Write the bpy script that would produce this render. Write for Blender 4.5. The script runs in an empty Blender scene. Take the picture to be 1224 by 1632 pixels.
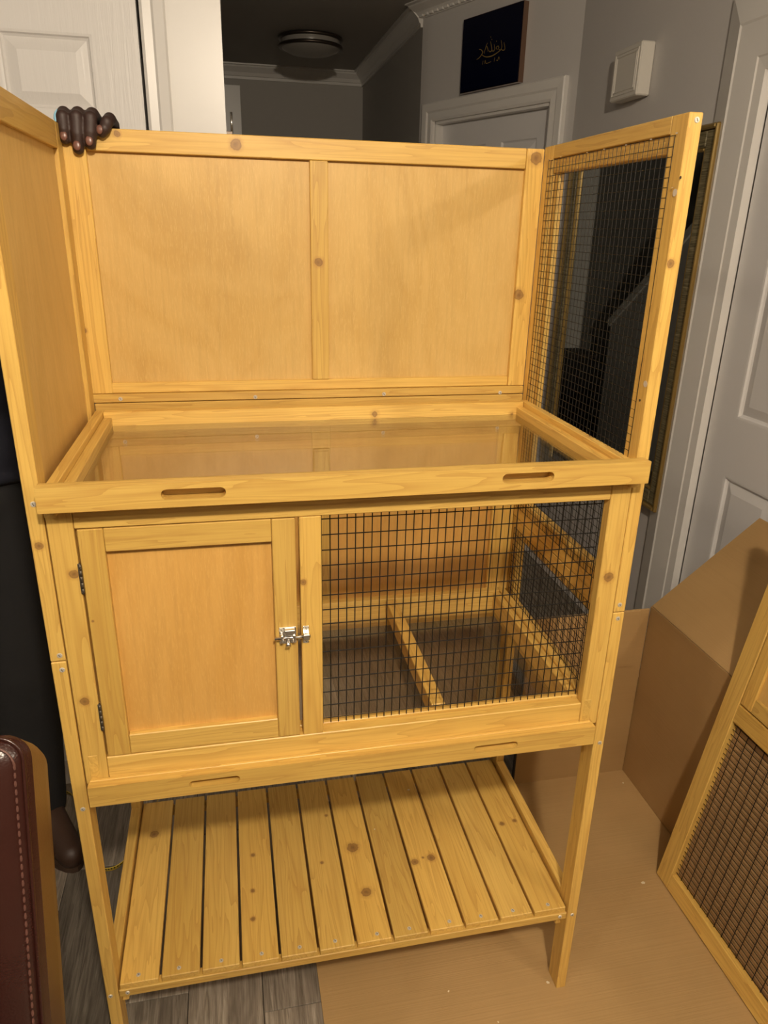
import bpy, bmesh, math, random
from mathutils import Vector, Matrix, noise
random.seed(7)
S = bpy.context.scene
COL = S.collection
PI = math.pi

# ------------------------------------------------------------------ camera
FPX, PITCH, YAW, ROLL = 1160.80, 0.36789, 0.21355, 0.02309
CAM = Vector((0.27257, -0.9715, 1.49077))
FW = Vector((math.sin(YAW)*math.cos(PITCH), math.cos(YAW)*math.cos(PITCH), -math.sin(PITCH)))
r0 = Vector((math.cos(YAW), -math.sin(YAW), 0)); u0 = r0.cross(FW)
RT = math.cos(ROLL)*r0 + math.sin(ROLL)*u0
UP = -math.sin(ROLL)*r0 + math.cos(ROLL)*u0
cd = bpy.data.cameras.new('camera'); cam = bpy.data.objects.new('camera', cd); COL.objects.link(cam)
cd.sensor_fit = 'HORIZONTAL'; cd.sensor_width = 36; cd.lens = FPX/1224*36; cd.clip_start = 0.02
M = Matrix((RT, UP, -FW)).transposed().to_4x4(); M.translation = CAM; cam.matrix_world = M
S.camera = cam

def ray(x, y): return FW + RT*((x-612)/FPX) + UP*((816-y)/FPX)
def at_plane(x, y, P, n):
    d = ray(x, y); return CAM + d*((Vector(P)-CAM).dot(n)/d.dot(n))
def at_z(x, y, z): return at_plane(x, y, (0, 0, z), Vector((0, 0, 1)))
def at_y(x, y, Y): return at_plane(x, y, (0, Y, 0), Vector((0, 1, 0)))
def at_x(x, y, X): return at_plane(x, y, (X, 0, 0), Vector((1, 0, 0)))

# ------------------------------------------------------------------ light
S.view_settings.view_transform = 'Standard'; S.view_settings.look = 'None'
S.view_settings.gamma = 1.0; S.view_settings.use_curve_mapping = False
S.view_settings.exposure = -0.12
w = bpy.data.worlds.new('room_ambience'); S.world = w; w.use_nodes = True
bg = w.node_tree.nodes['Background']; bg.inputs[0].default_value = (1.0, 0.9, 0.78, 1); bg.inputs[1].default_value = 0.02
def lamp(name, loc, watts, col, rad):
    l = bpy.data.lights.new(name, 'POINT'); l.energy = watts; l.color = col; l.shadow_soft_size = rad
    o = bpy.data.objects.new(name, l); o.location = loc; COL.objects.link(o); return o
WARM = (1.0, 0.85, 0.66)
lamp('ceiling_lamp_light', (-1.20, -1.45, 2.30), 32, WARM, 0.05)
lamp('ceiling_lamp_light', (2.20, -1.90, 2.30), 50, WARM, 0.05)
lamp('ceiling_lamp_light', (0.45, -1.47, 2.30), 138, WARM, 0.05)
al = bpy.data.lights.new('cool_chair_highlight_light', 'AREA'); al.energy = 2.0; al.color = (0.42, 0.55, 1.0); al.size = 0.35; al.shape = 'RECTANGLE'; al.size_y = 0.2  # added off-frame area light, no fixture: gives the chair top its bluish highlight
ao = bpy.data.objects.new('cool_chair_highlight_light', al); COL.objects.link(ao)
ao.location = (-.95, -1.15, 2.50)

# ------------------------------------------------------------------ materials
class NT:
    def __init__(self, name):
        self.m = bpy.data.materials.new(name); self.m.use_nodes = True
        self.t = self.m.node_tree; self.b = self.t.nodes['Principled BSDF']
    def n(self, typ, **kw):
        nd = self.t.nodes.new(typ)
        for k, v in kw.items(): setattr(nd, k, v)
        return nd
    def l(self, a, b): self.t.links.new(a, b)
    def math(self, op, a, b=None, clamp=False):
        nd = self.n('ShaderNodeMath', operation=op); nd.use_clamp = clamp
        for i, v in enumerate((a, b)):
            if v is None: continue
            if isinstance(v, (int, float)): nd.inputs[i].default_value = v
            else: self.l(v, nd.inputs[i])
        return nd.outputs[0]
    def ramp(self, fac, stops):
        r = self.n('ShaderNodeValToRGB'); e = r.color_ramp.elements
        while len(e) < len(stops): e.new(0.5)
        for i, (p, c) in enumerate(stops): e[i].position = p; e[i].color = (*c, 1)
        self.l(fac, r.inputs[0]); return r.outputs[0]
    def mix(self, fac, a, b, mode='MIX'):
        x = self.n('ShaderNodeMix', data_type='RGBA', blend_type=mode)
        for sock, v in ((x.inputs[0], fac), (x.inputs[6], a), (x.inputs[7], b)):
            if isinstance(v, (int, float)): sock.default_value = v
            elif isinstance(v, tuple): sock.default_value = (*v, 1)
            else: self.l(v, sock)
        return x.outputs[2]
    def noise(self, vec, scale, detail=3, rough=0.5, dist=0.0):
        nd = self.n('ShaderNodeTexNoise'); nd.inputs['Scale'].default_value = scale
        nd.inputs['Detail'].default_value = detail; nd.inputs['Roughness'].default_value = rough
        nd.inputs['Distortion'].default_value = dist
        if vec is not None: self.l(vec, nd.inputs['Vector'])
        return nd.outputs[0]
    def mapping(self, vec, scale=(1, 1, 1), loc=(0, 0, 0)):
        nd = self.n('ShaderNodeMapping'); nd.inputs['Scale'].default_value = scale; nd.inputs['Location'].default_value = loc
        self.l(vec, nd.inputs['Vector']); return nd.outputs[0]
    def bump(self, h, strength, dist=0.001):
        b = self.n('ShaderNodeBump'); b.inputs['Strength'].default_value = strength; b.inputs['Distance'].default_value = dist
        self.l(h, b.inputs['Height']); self.l(b.outputs[0], self.b.inputs['Normal'])
    def setp(self, **kw):
        for k, v in kw.items(): self.b.inputs[k].default_value = v

def flat(name, col, rough=0.5, metal=0.0, bump=None, **kw):
    t = NT(name); t.setp(**{'Base Color': (*col, 1), 'Roughness': rough, 'Metallic': metal}); t.setp(**kw)
    if bump:
        c = t.n('ShaderNodeTexCoord').outputs['Object']; t.bump(t.noise(c, bump[0], 3), bump[1], 0.002)
    return t.m

KNOTS = {'x': [], 'y': [], 'z': []}
def add_knot(axis, p, r): KNOTS[axis].append((p, r))
# knots and marks that the boards really show, found on the photo and put on the board that carries them
for px, py, r in ((376, 230, .010), (186, 213, .006)): add_knot('x', at_y(px, py, .465), r)
for px, py, r in ((508, 418, .008), (827, 470, .011), (855, 252, .012), (683, 525, .0045), (134, 527, .005), (152, 340, .003)): add_knot('z', at_y(px, py, .465), r)
for px, py, r in ((198, 779, .007), (847, 765, .005), (617, 802, .006), (945, 786, .005), (790, 1146, .005), (470, 1196, .004), (225, 1230, .004)): add_knot('x', at_y(px, py, -.012), r)
for px, py, r in ((118, 915, .007), (135, 1118, .007), (970, 920, .009), (483, 928, .005), (1069, 420, .006), (62, 870, .006), (148, 990, .002)): add_knot('z', at_y(px, py, 0), r)
for px, py, r in ((598, 661, .008), (598, 672, .006), (817, 660, .006)): add_knot('x', at_y(px, py, .42), r)
for px, py, r in ((943, 702, .011), (928, 695, .006)): add_knot('y', at_z(px, py, 1.16), r)
for px, py, r in ((562, 1351, .013), (584, 1422, .011), (687, 1367, .009), (661, 1374, .008), (674, 1367, .003), (403, 1363, .005), (403, 1420, .005), (403, 1465, .005), (246, 1330, .010), (800, 1313, .006), (820, 1308, .005), (513, 1375, .004), (520, 1300, .004)):
    add_knot('y', at_z(px, py, .234), r)

def wood(axis, name, tint=(1, 1, 1)):
    t = NT(name)
    tc = t.n('ShaderNodeTexCoord').outputs['Object']; oi = t.n('ShaderNodeObjectInfo').outputs['Random']
    off = t.n('ShaderNodeVectorMath', operation='SCALE'); off.inputs[0].default_value = (7.3, 5.1, 3.7); t.l(oi, off.inputs['Scale'])
    ad = t.n('ShaderNodeVectorMath', operation='ADD'); t.l(tc, ad.inputs[0]); t.l(off.outputs[0], ad.inputs[1]); v = ad.outputs[0]
    st = {'x': (.07, 1, 1), 'y': (1, .07, 1), 'z': (1, 1, .07)}[axis]
    st2 = {'x': (.02, 1, 1), 'y': (1, .02, 1), 'z': (1, 1, .02)}[axis]
    m1 = t.mapping(v, tuple(s*34 for s in st)); m2 = t.mapping(v, tuple(s*330 for s in st2))
    a = t.noise(m1, 1.0, 2, .5, .6)
    rings = t.math('FRACT', t.math('MULTIPLY', a, 7.0))
    ring = t.math('POWER', rings, 3.0)
    f = t.noise(m2, 1.0, 2, .6)
    big = t.noise(t.mapping(v, tuple(s*9 for s in st)), 1.0, 2)
    base = t.ramp(big, [(.3, (.69*tint[0], .435*tint[1], .10*tint[2])), (.7, (.765*tint[0], .51*tint[1], .135*tint[2]))])
    c1 = t.mix(t.math('MULTIPLY', ring, .46), base, (.44, .215, .042))
    c2 = t.mix(t.math('MULTIPLY', t.math('SUBTRACT', f, .44, True), 1.5, True), c1, (.52, .27, .055))
    # board to board variation
    vr = t.math('ADD', t.math('MULTIPLY', oi, .24), .82)
    sc = t.n('ShaderNodeMix', data_type='RGBA', blend_type='MULTIPLY'); sc.inputs[0].default_value = 1
    cmb = t.n('ShaderNodeCombineColor'); [t.l(vr, cmb.inputs[i]) for i in range(3)]
    t.l(c2, sc.inputs[6]); t.l(cmb.outputs[0], sc.inputs[7]); col = sc.outputs[2]
    # knots at their real places (scene coordinates)
    gp = t.n('ShaderNodeNewGeometry').outputs['Position']; gn = t.noise(gp, 160, 2)
    mask = None
    for p, r in KNOTS[axis]:
        d = t.n('ShaderNodeVectorMath', operation='DISTANCE'); t.l(gp, d.inputs[0]); d.inputs[1].default_value = p
        k = t.math('DIVIDE', d.outputs['Value'], r)
        mask = k if mask is None else t.math('MINIMUM', mask, k)
    if mask is not None:
        mk = t.math('ADD', mask, t.math('MULTIPLY', t.math('SUBTRACT', gn, .5), .6))
        halo = t.math('MULTIPLY', t.math('SUBTRACT', 1.7, mk, True), .55, True)
        col = t.mix(halo, col, (.40, .19, .045))
        core = t.ramp(mk, [(.0, (1, 1, 1)), (.62, (.55, .55, .55)), (.85, (.75, .75, .75)), (1.0, (0, 0, 0))])
        bw = t.n('ShaderNodeRGBToBW'); t.l(core, bw.inputs[0])
        col = t.mix(t.math('MULTIPLY', bw.outputs[0], .85), col, (.16, .075, .03))
    t.l(col, t.b.inputs['Base Color'])
    t.l(t.math('ADD', t.math('MULTIPLY', f, .18), .34), t.b.inputs['Roughness'])
    t.setp(**{'Specular IOR Level': .45, 'Coat Weight': .12, 'Coat Roughness': .35})
    t.bump(t.math('ADD', f, t.math('MULTIPLY', ring, .4)), .12, .0008)
    return t.m
WX, WY, WZ = wood('x', 'pine_along_x'), wood('y', 'pine_along_y'), wood('z', 'pine_along_z')

def plywood(name, c0, c1):
    t = NT(name); tc = t.n('ShaderNodeTexCoord').outputs['Object']
    oi = t.n('ShaderNodeObjectInfo').outputs['Random']
    off = t.n('ShaderNodeVectorMath', operation='SCALE'); off.inputs[0].default_value = (3.3, 2.1, 1.7); t.l(oi, off.inputs['Scale'])
    ad = t.n('ShaderNodeVectorMath', operation='ADD'); t.l(tc, ad.inputs[0]); t.l(off.outputs[0], ad.inputs[1]); v = ad.outputs[0]
    sw = t.noise(t.mapping(v, (4, 4, 2.2)), 1, 2, .5, 1.2)
    swr = t.math('ABSOLUTE', t.math('SUBTRACT', t.math('FRACT', t.math('MULTIPLY', sw, 6)), .5))
    fl = t.noise(t.mapping(v, (520, 520, 80)), 1, 2, .6)
    fl2 = t.noise(t.mapping(v, (140, 140, 9)), 1, 3, .6)
    base = t.ramp(t.noise(v, 5, 3), [(.3, c0), (.7, c1)])
    c = t.mix(t.math('MULTIPLY', swr, .55), base, (c1[0]*1.2, c1[1]*1.3, c1[2]*1.6))
    c = t.mix(t.math('MULTIPLY', t.math('SUBTRACT', fl2, .44, True), .9, True), c, tuple(x*.72 for x in c0))
    c = t.mix(t.math('MULTIPLY', t.math('SUBTRACT', fl, .50, True), 1.6, True), c, (c1[0]*1.15, c1[1]*1.25, c1[2]*1.5))
    t.l(c, t.b.inputs['Base Color']); t.setp(Roughness=.42); t.setp(**{'Coat Weight': .1, 'Coat Roughness': .3})
    t.bump(fl, .15, .0008); return t.m
PLY = plywood('orange_plywood', (.55, .335, .09), (.63, .40, .12))
PLYD = plywood('deep_orange_plywood', (.56, .30, .068), (.63, .35, .088))

def clear_sheet():
    t = NT('clear_acrylic'); tr = t.n('ShaderNodeBsdfTransparent'); tr.inputs[0].default_value = (.95, .95, .93, 1)
    gl = t.n('ShaderNodeBsdfGlossy'); gl.inputs['Roughness'].default_value = .02
    ge = t.n('ShaderNodeNewGeometry'); dt = t.n('ShaderNodeVectorMath', operation='DOT_PRODUCT')
    t.l(ge.outputs['Incoming'], dt.inputs[0]); t.l(ge.outputs['Normal'], dt.inputs[1])
    cs = t.math('ABSOLUTE', dt.outputs['Value'])     # Schlick reflectance of a thin clear sheet
    fac = t.math('ADD', t.math('MULTIPLY', t.math('POWER', t.math('SUBTRACT', 1.0, cs, True), 3.6), .91), .085, True)
    mx = t.n('ShaderNodeMixShader'); t.l(fac, mx.inputs[0]); t.l(tr.outputs[0], mx.inputs[1]); t.l(gl.outputs[0], mx.inputs[2])
    t.l(mx.outputs[0], t.t.nodes['Material Output'].inputs[0]); return t.m
ACRYL = clear_sheet()
WIRE = flat('black_coated_wire', (.007, .0065, .006), .5, **{'Specular IOR Level': .3})
STEEL = flat('bright_steel', (.72, .70, .66), .25, 1.0)
SCREWM = flat('zinc_screw', (.66, .62, .54), .32, .35)
RECESS = flat('screw_recess', (.10, .085, .06), .6)
DSTEEL = flat('dull_hinge_steel', (.10, .085, .065), .5, .6)
HOLE = flat('drilled_hole', (.62, .55, .45), .6)

def painted(name, col, rough=.5, grain=0):
    t = NT(name); tc = t.n('ShaderNodeTexCoord').outputs['Object']
    n1 = t.noise(tc, 3, 3)
    t.l(t.mix(n1, tuple(c*.96 for c in col), col), t.b.inputs['Base Color']); t.setp(Roughness=rough)
    if grain: t.bump(t.noise(t.mapping(tc, (90, 90, 5)), 1, 3, .6, .4), grain, .002)
    else: t.bump(t.noise(tc, 220, 2), .05, .001)
    return t.m
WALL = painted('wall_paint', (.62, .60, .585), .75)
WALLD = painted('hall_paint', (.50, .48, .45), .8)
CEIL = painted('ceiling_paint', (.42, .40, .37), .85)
FARW = painted('dining_room_paint', (.20, .18, .155), .85)
TRIM = painted('white_gloss_trim', (.80, .78, .75), .32)
DOORW = painted('white_door_paint', (.78, .76, .74), .38, .35)
DOORS = painted('smooth_white_door_paint', (.76, .75, .75), .35)
STAIRB = flat('dark_stair_brown', (.035, .022, .014), .7)

def cardboard(name, c0, c1, lines=0.0, axis=0):
    t = NT(name); gp = t.n('ShaderNodeNewGeometry').outputs['Position']
    n1 = t.noise(gp, 5, 3); c = t.ramp(n1, [(.3, c0), (.7, c1)])
    sc = [3, 3, 3]; sc[axis] = 260
    st = t.noise(t.mapping(gp, tuple(sc)), 1, 2, .6)
    c = t.mix(t.math('MULTIPLY', t.math('SUBTRACT', st, .45, True), .5+lines, True), c, tuple(x*.62 for x in c0))
    t.l(c, t.b.inputs['Base Color']); t.setp(Roughness=.72); t.setp(**{'Specular IOR Level': .3})
    big = t.noise(t.mapping(gp, (6, 6, 6)), 1, 2)
    t.bump(t.math('ADD', t.math('MULTIPLY', st, .15), big), .45, .008); return t.m
CARD = cardboard('brown_cardboard', (.41, .262, .108), (.46, .295, .125), .0, 1)
CARDV = cardboard('brown_cardboard_upright', (.37, .228, .092), (.41, .258, .108), -.2, 2)
CARDS = cardboard('streaked_brown_board', (.40, .25, .115), (.47, .30, .14), .9, 2)

def plank_mat():
    t = NT('grey_brown_laminate'); tc = t.n('ShaderNodeTexCoord').outputs['Object']; oi = t.n('ShaderNodeObjectInfo').outputs['Random']
    off = t.n('ShaderNodeVectorMath', operation='SCALE'); off.inputs[0].default_value = (9.3, 8.1, 3.7); t.l(oi, off.inputs['Scale'])
    ad = t.n('ShaderNodeVectorMath', operation='ADD'); t.l(tc, ad.inputs[0]); t.l(off.outputs[0], ad.inputs[1]); v = ad.outputs[0]
    g = t.noise(t.mapping(v, (190, 9, 9)), 1, 4, .65, .8); g2 = t.noise(t.mapping(v, (26, 3.2, 3)), 1, 3, .6, 1.4)
    c = t.ramp(g, [(.28, (.11, .088, .065)), (.5, (.30, .255, .20)), (.75, (.50, .44, .36))])
    c = t.mix(t.math('MULTIPLY', t.math('SUBTRACT', g2, .42, True), 2.6, True), c, (.13, .105, .08))
    vr = t.math('ADD', t.math('MULTIPLY', oi, .8), .40)
    cmb = t.n('ShaderNodeCombineColor'); [t.l(vr, cmb.inputs[i]) for i in range(3)]
    c = t.mix(1.0, c, cmb.outputs[0], 'MULTIPLY')
    t.l(c, t.b.inputs['Base Color']); t.setp(Roughness=.42); t.bump(g, .25, .001); return t.m
PLANK = plank_mat()
GAP = flat('floor_joint', (.02, .016, .012), .9)

def leather(name, col, rough):
    t = NT(name); tc = t.n('ShaderNodeTexCoord').outputs['Object']
    v = t.n('ShaderNodeTexVoronoi'); v.inputs['Scale'].default_value = 420; t.l(tc, v.inputs['Vector'])
    n1 = t.noise(tc, 14, 3)
    t.l(t.mix(n1, tuple(c*.75 for c in col), tuple(c*1.15 for c in col)), t.b.inputs['Base Color']); t.setp(Roughness=rough)
    t.bump(v.outputs['Distance'], .18, .0008); return t.m
LEATH = leather('oxblood_leather', (.036, .0105, .0075), .26)
LEATHS = leather('tan_brown_leather_side', (.16, .072, .017), .42)
STITCH = flat('stitch_thread', (.11, .045, .032), .6)
GOLD = flat('gold_leaf', (.36, .24, .075), .35, .45)
GREENG = None
def ribbed():
    t = NT('ribbed_bronze_green'); tc = t.n('ShaderNodeTexCoord').outputs['Object']
    n1 = t.noise(t.mapping(tc, (12, 12, 260)), 1, 3, .6)
    n2 = t.noise(tc, 120, 3)
    c = t.ramp(n1, [(.38, (.09, .075, .035)), (.55, (.24, .20, .105)), (.7, (.42, .37, .22))])
    t.l(t.mix(t.math('MULTIPLY', n2, .4), c, (.12, .10, .05)), t.b.inputs['Base Color']); t.setp(Roughness=.4, Metallic=.05)
    t.bump(n1, .5, .002); return t.m
GREENG = ribbed()
MIRROR = flat('mirror_glass', (.55, .57, .55), .015, 1.0)
NAVYGL = flat('navy_gloss_glass', (.002, .003, .016), .12, bump=(6, .05))
GOLDINK = flat('gold_print', (.62, .42, .12), .35, .6)
EDGE = flat('bronze_mirror_edge', (.34, .22, .16), .06, 1.0)
PLASTIC = flat('cream_plastic', (.70, .67, .61), .4)
BRONZE = flat('dark_bronze_metal', (.10, .08, .065), .35, .8)
FROST = flat('frosted_glass_shade', (.34, .32, .29), .3)
SKIN = flat('dark_brown_skin', (.034, .016, .012), .55, bump=(240, .12))
NAIL = flat('fingernail', (.17, .075, .055), .3)
NAVYC = flat('navy_shirt_cloth', (.006, .007, .016), .9, bump=(60, .3))
BLACKC = flat('black_trouser_cloth', (.009, .009, .010), .9, bump=(60, .3))
SHOE = flat('dark_brown_shoe_leather', (.040, .019, .011), .5, bump=(120, .1))
SOLE = flat('brown_shoe_sole', (.05, .026, .014), .7)
HAIR = flat('black_hair', (.008, .007, .007), .8, bump=(150, .6))
PALEBLUE = flat('pale_blue_rubber', (.30, .62, .82), .5)
PAPER = flat('white_paper', (.82, .81, .78), .7)
INK = flat('black_ink', (.02, .018, .012), .6)
YELLOW = flat('yellow_tape', (.72, .50, .035), .45)
CHIP = flat('pale_wood_flake', (.80, .70, .50), .8)
EBONY = flat('black_lacquer', (.008, .007, .006), .4)
BLACKEDGE = flat('black_board_edge', (.02, .018, .016), .8)

# ------------------------------------------------------------------ mesh helpers
WLOC = {}
def link(name, me, mat, parent=None, loc=(0, 0, 0), smooth=False):
    o = bpy.data.objects.new(name, me); COL.objects.link(o)
    loc = Vector(loc)
    if parent is not None:
        o.parent = parent; o.location = loc - WLOC[parent]
    else: o.location = loc
    WLOC[o] = loc
    if mat and not me.materials: me.materials.append(mat)
    if smooth:
        for p in me.polygons: p.use_smooth = True
    return o
def tag(o, label=None, cat=None, group=None, kind=None):
    if label: o['label'] = label
    if cat: o['category'] = cat
    if group: o['group'] = group
    if kind: o['kind'] = kind
    return o
def empty(name, loc, label, cat, group=None):
    o = bpy.data.objects.new(name, None); COL.objects.link(o); o.location = loc; o.empty_display_size = .1
    WLOC[o] = Vector(loc); tag(o, label, cat, group); return o
def to_mesh(bm, name):
    me = bpy.data.meshes.new(name); bmesh.ops.recalc_face_normals(bm, faces=bm.faces[:]); bm.to_mesh(me); bm.free(); return me
def bm_box(bm, x0, x1, y0, y1, z0, z1, bevel=0.0):
    vs = [bm.verts.new(p) for p in ((x0, y0, z0), (x1, y0, z0), (x1, y1, z0), (x0, y1, z0), (x0, y0, z1), (x1, y0, z1), (x1, y1, z1), (x0, y1, z1))]
    fs = [bm.faces.new([vs[i] for i in q]) for q in ((0, 3, 2, 1), (4, 5, 6, 7), (0, 1, 5, 4), (1, 2, 6, 5), (2, 3, 7, 6), (3, 0, 4, 7))]
    if bevel:
        es = list({e for f in fs for e in f.edges}); bmesh.ops.bevel(bm, geom=es, offset=bevel, segments=1, affect='EDGES')
def boxes(name, lst, mat, parent=None, bevel=.0012, c=None):
    """lst of (x0,x1,y0,y1,z0,z1) in scene coordinates; origin at the centre of the first"""
    b = lst[0]; c = Vector(((b[0]+b[1])/2, (b[2]+b[3])/2, (b[4]+b[5])/2)) if c is None else Vector(c)
    bm = bmesh.new()
    for q in lst: bm_box(bm, q[0]-c.x, q[1]-c.x, q[2]-c.y, q[3]-c.y, q[4]-c.z, q[5]-c.z, bevel)
    return link(name, to_mesh(bm, name), mat, parent, c)
def box(name, x0, x1, y0, y1, z0, z1, mat, parent=None, bevel=.0012): return boxes(name, [(x0, x1, y0, y1, z0, z1)], mat, parent, bevel)
def bm_tube(bm, pts, rads, seg=10, cap=True):
    pts = [Vector(p) for p in pts]; n = len(pts)
    if isinstance(rads, (int, float)): rads = [rads]*n
    rings = []; ref = None
    for i in range(n):
        d = (pts[min(i+1, n-1)]-pts[max(i-1, 0)]).normalized()
        if ref is None: ref = Vector((0, 0, 1)) if abs(d.z) < .9 else Vector((1, 0, 0))
        a = (ref - d*ref.dot(d)).normalized(); b = d.cross(a); ref = a
        rings.append([bm.verts.new(pts[i]+(a*math.cos(2*PI*k/seg)+b*math.sin(2*PI*k/seg))*rads[i]) for k in range(seg)])
    for i in range(n-1):
        for k in range(seg): bm.faces.new((rings[i][k], rings[i][(k+1) % seg], rings[i+1][(k+1) % seg], rings[i+1][k]))
    if cap:
        bm.faces.new(rings[0][::-1]); bm.faces.new(rings[-1])
def tube(name, pts, rads, mat, parent=None, seg=10, smooth=True, loc=None):
    c = Vector(pts[0]) if loc is None else Vector(loc); bm = bmesh.new(); bm_tube(bm, [Vector(p)-c for p in pts], rads, seg)
    return link(name, to_mesh(bm, name), mat, parent, c, smooth)
def poly_prism(name, loops, frame, depth, mat, parent=None, origin=None, bevel=0):
    """loops: outline + holes as 2-D lists; frame=(O,U,V,N): extruded from O along N by depth"""
    O, U, V, N = [Vector(q) for q in frame]; c = O if origin is None else Vector(origin)
    bm = bmesh.new(); es = []
    for lp in loops:
        vs = [bm.verts.new(O+U*p[0]+V*p[1]-c) for p in lp]
        es += [bm.edges.new((vs[i], vs[(i+1) % len(vs)])) for i in range(len(vs))]
    r = bmesh.ops.triangle_fill(bm, use_beauty=True, use_dissolve=False, edges=es)
    fs = [f for f in r['geom'] if isinstance(f, bmesh.types.BMFace)]
    ex = bmesh.ops.extrude_face_region(bm, geom=fs)
    bmesh.ops.translate(bm, verts=[v for v in ex['geom'] if isinstance(v, bmesh.types.BMVert)], vec=N*depth)
    return link(name, to_mesh(bm, name), mat, parent, c)
def stadium(x0, x1, z0, z1, n=6):
    r = (z1-z0)/2; zc = (z0+z1)/2
    return [(x1-r+r*math.cos(a), zc+r*math.sin(a)) for a in [(-PI/2)+PI*i/n for i in range(n+1)]] + [(x0+r-r*math.cos(a), zc-r*math.sin(a)) for a in [(-PI/2)+PI*i/n for i in range(n+1)]]
def wire_grid(name, O, U, V, nu, nv, lu, lv, r, parent, jitter=.0006, loc=None, nsub=6):
    """nu wires along V at spacing over lu, nv wires along U over lv"""
    O, U, V = Vector(O), Vector(U), Vector(V); N = U.cross(V).normalized(); c = O if loc is None else Vector(loc); bm = bmesh.new()
    rnd = random.Random(3)
    def wv(a, b): return N*(noise.noise(Vector((a*3.1, b*3.1, .5)))*.0022)
    for i in range(nu):
        u = lu*i/(nu-1); j = rnd.uniform(-jitter, jitter)
        bm_tube(bm, [O-c+U*(u+j)+V*(lv*k/nsub)+wv(u, lv*k/nsub) for k in range(nsub+1)], r, 5)
    for i in range(nv):
        v = lv*i/(nv-1); j = rnd.uniform(-jitter, jitter)
        bm_tube(bm, [O-c+V*(v+j)+U*(lu*k/nsub)+wv(lu*k/nsub, v)+N*r*1.5 for k in range(nsub+1)], r, 5)
    o = link(name, to_mesh(bm, name), WIRE, parent, c); tag(o, kind='stuff'); return o
SCREW = None
def screw(p, nrm, parent, r=.0042):
    global SCREW
    if SCREW is None:
        bm = bmesh.new()
        bmesh.ops.create_cone(bm, cap_ends=True, segments=12, radius1=.0042, radius2=.0034, depth=.0014)
        for a in (0, PI/2):
            g = bmesh.ops.create_cube(bm, size=1); bmesh.ops.scale(bm, vec=(.0044, .0010, .0006), verts=g['verts'])
            bmesh.ops.rotate(bm, verts=g['verts'], cent=(0, 0, 0), matrix=Matrix.Rotation(a+.5, 3, 'Z')); bmesh.ops.translate(bm, verts=g['verts'], vec=(0, 0, .0007))
        SCREW = to_mesh(bm, 'screw'); SCREW.materials.append(SCREWM); SCREW.materials.append(RECESS)
        for f in SCREW.polygons:
            if max(SCREW.vertices[i].co.z for i in f.vertices) > .0008 and f.area < 6e-6 and f.index > 13: f.material_index = 1
    o = bpy.data.objects.new('screw', SCREW); COL.objects.link(o); o.parent = parent; o.location = Vector(p)-WLOC[parent]
    o.rotation_euler = Vector(nrm).to_track_quat('Z', 'Y').to_euler(); WLOC[o] = Vector(p); return o

# ------------------------------------------------------------------ setting
XR = 1.70; YL = 1.25; ZC = 2.52; YE = 4.80
fl = tag(box('floor', -2.6, 3.6, -3.6, 5.0, -.05, -.006, GAP, None, 0), kind='structure')
xa_, xb_ = at_z(300, 1600, 0).x, at_z(420, 1600, 0).x
pw = xb_-xa_; x = xa_-9*pw; xs = x
k = 0
while x < .48:
    y = -1.3 - (k*.37) % .8
    ln = 1.0
    if abs(x - xb_) < .03: y = at_z(465, 1605, 0).y - 1.2; ln = 1.2
    while y < 1.22:
        y1 = min(y+ln, 1.235)
        box('plank', x+.0008, x+pw-.0008, max(y, -1.3)+.0008, y1-.0008, -.006, 0, PLANK, fl, .0006); y += ln
    x += pw; k += 1
# grey-brown boards carry on, joined, where only other views would see them
bm = bmesh.new()
for i in range(20):
    xx = x+i*pw
    bm_box(bm, xx+.001, xx+pw-.001, -3.5, 4.78, -.006, 0)
for i in range(k):
    xx = xs+i*pw
    bm_box(bm, xx+.001, xx+pw-.001, -3.5, -1.302, -.006, 0)
    bm_box(bm, xx+.001, xx+pw-.001, 1.237, 4.78, -.006, 0)
for i in range(10):
    xx = xs-(i+1)*pw
    bm_box(bm, xx+.001, xx+pw-.001, -3.5, 4.78, -.006, 0)
o = link('plank_field', to_mesh(bm, 'plank_field'), PLANK, fl); o['kind'] = 'stuff'

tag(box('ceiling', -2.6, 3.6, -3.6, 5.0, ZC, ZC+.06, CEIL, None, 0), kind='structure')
tag(box('wall_far_left', -2.6, -2.5, -3.6, 5.0, 0, ZC, FARW, None, 0), kind='structure')
tag(box('wall_behind', -2.5, 3.6, -3.6, -3.5, 0, ZC, FARW, None, 0), kind='structure')
tag(box('wall_far_right', 3.5, 3.6, -3.5, -.1, 0, ZC, FARW, None, 0), kind='structure')
# wall facing the camera, with the left white door: opening X -.67..0.094, Z 0..2.03
DL0, DL1 = -.672, .094
tag(boxes('wall_left', [(-2.5, DL0-.02, YL, YL+.12, 0, ZC), (DL1+.02, .30, YL, YL+.12, 0, ZC), (DL0-.02, DL1+.02, YL, YL+.12, 2.05, ZC)], TRIM, None, 0), kind='structure')
# right wall X=1.70, door opening Y .19...953
DR1, DR0 = .951, .190
YC = 2.14
tag(boxes('wall_right', [(XR, XR+.12, DR1+.02, YC, 0, ZC), (XR, XR+.12, -.10, DR0-.02, 0, ZC), (XR, XR+.12, DR0-.02, DR1+.02, 2.05, ZC), (XR+.12, 3.5, -.10, .02, 0, ZC)], WALL, None, 0), kind='structure')
# hallway
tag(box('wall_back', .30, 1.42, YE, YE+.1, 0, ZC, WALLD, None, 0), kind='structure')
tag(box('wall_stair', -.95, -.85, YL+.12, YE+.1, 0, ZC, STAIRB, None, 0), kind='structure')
tag(box('wall_stair_end', -.85, .30, YE, YE+.1, 0, ZC, WALLD, None, 0), kind='structure')

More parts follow.
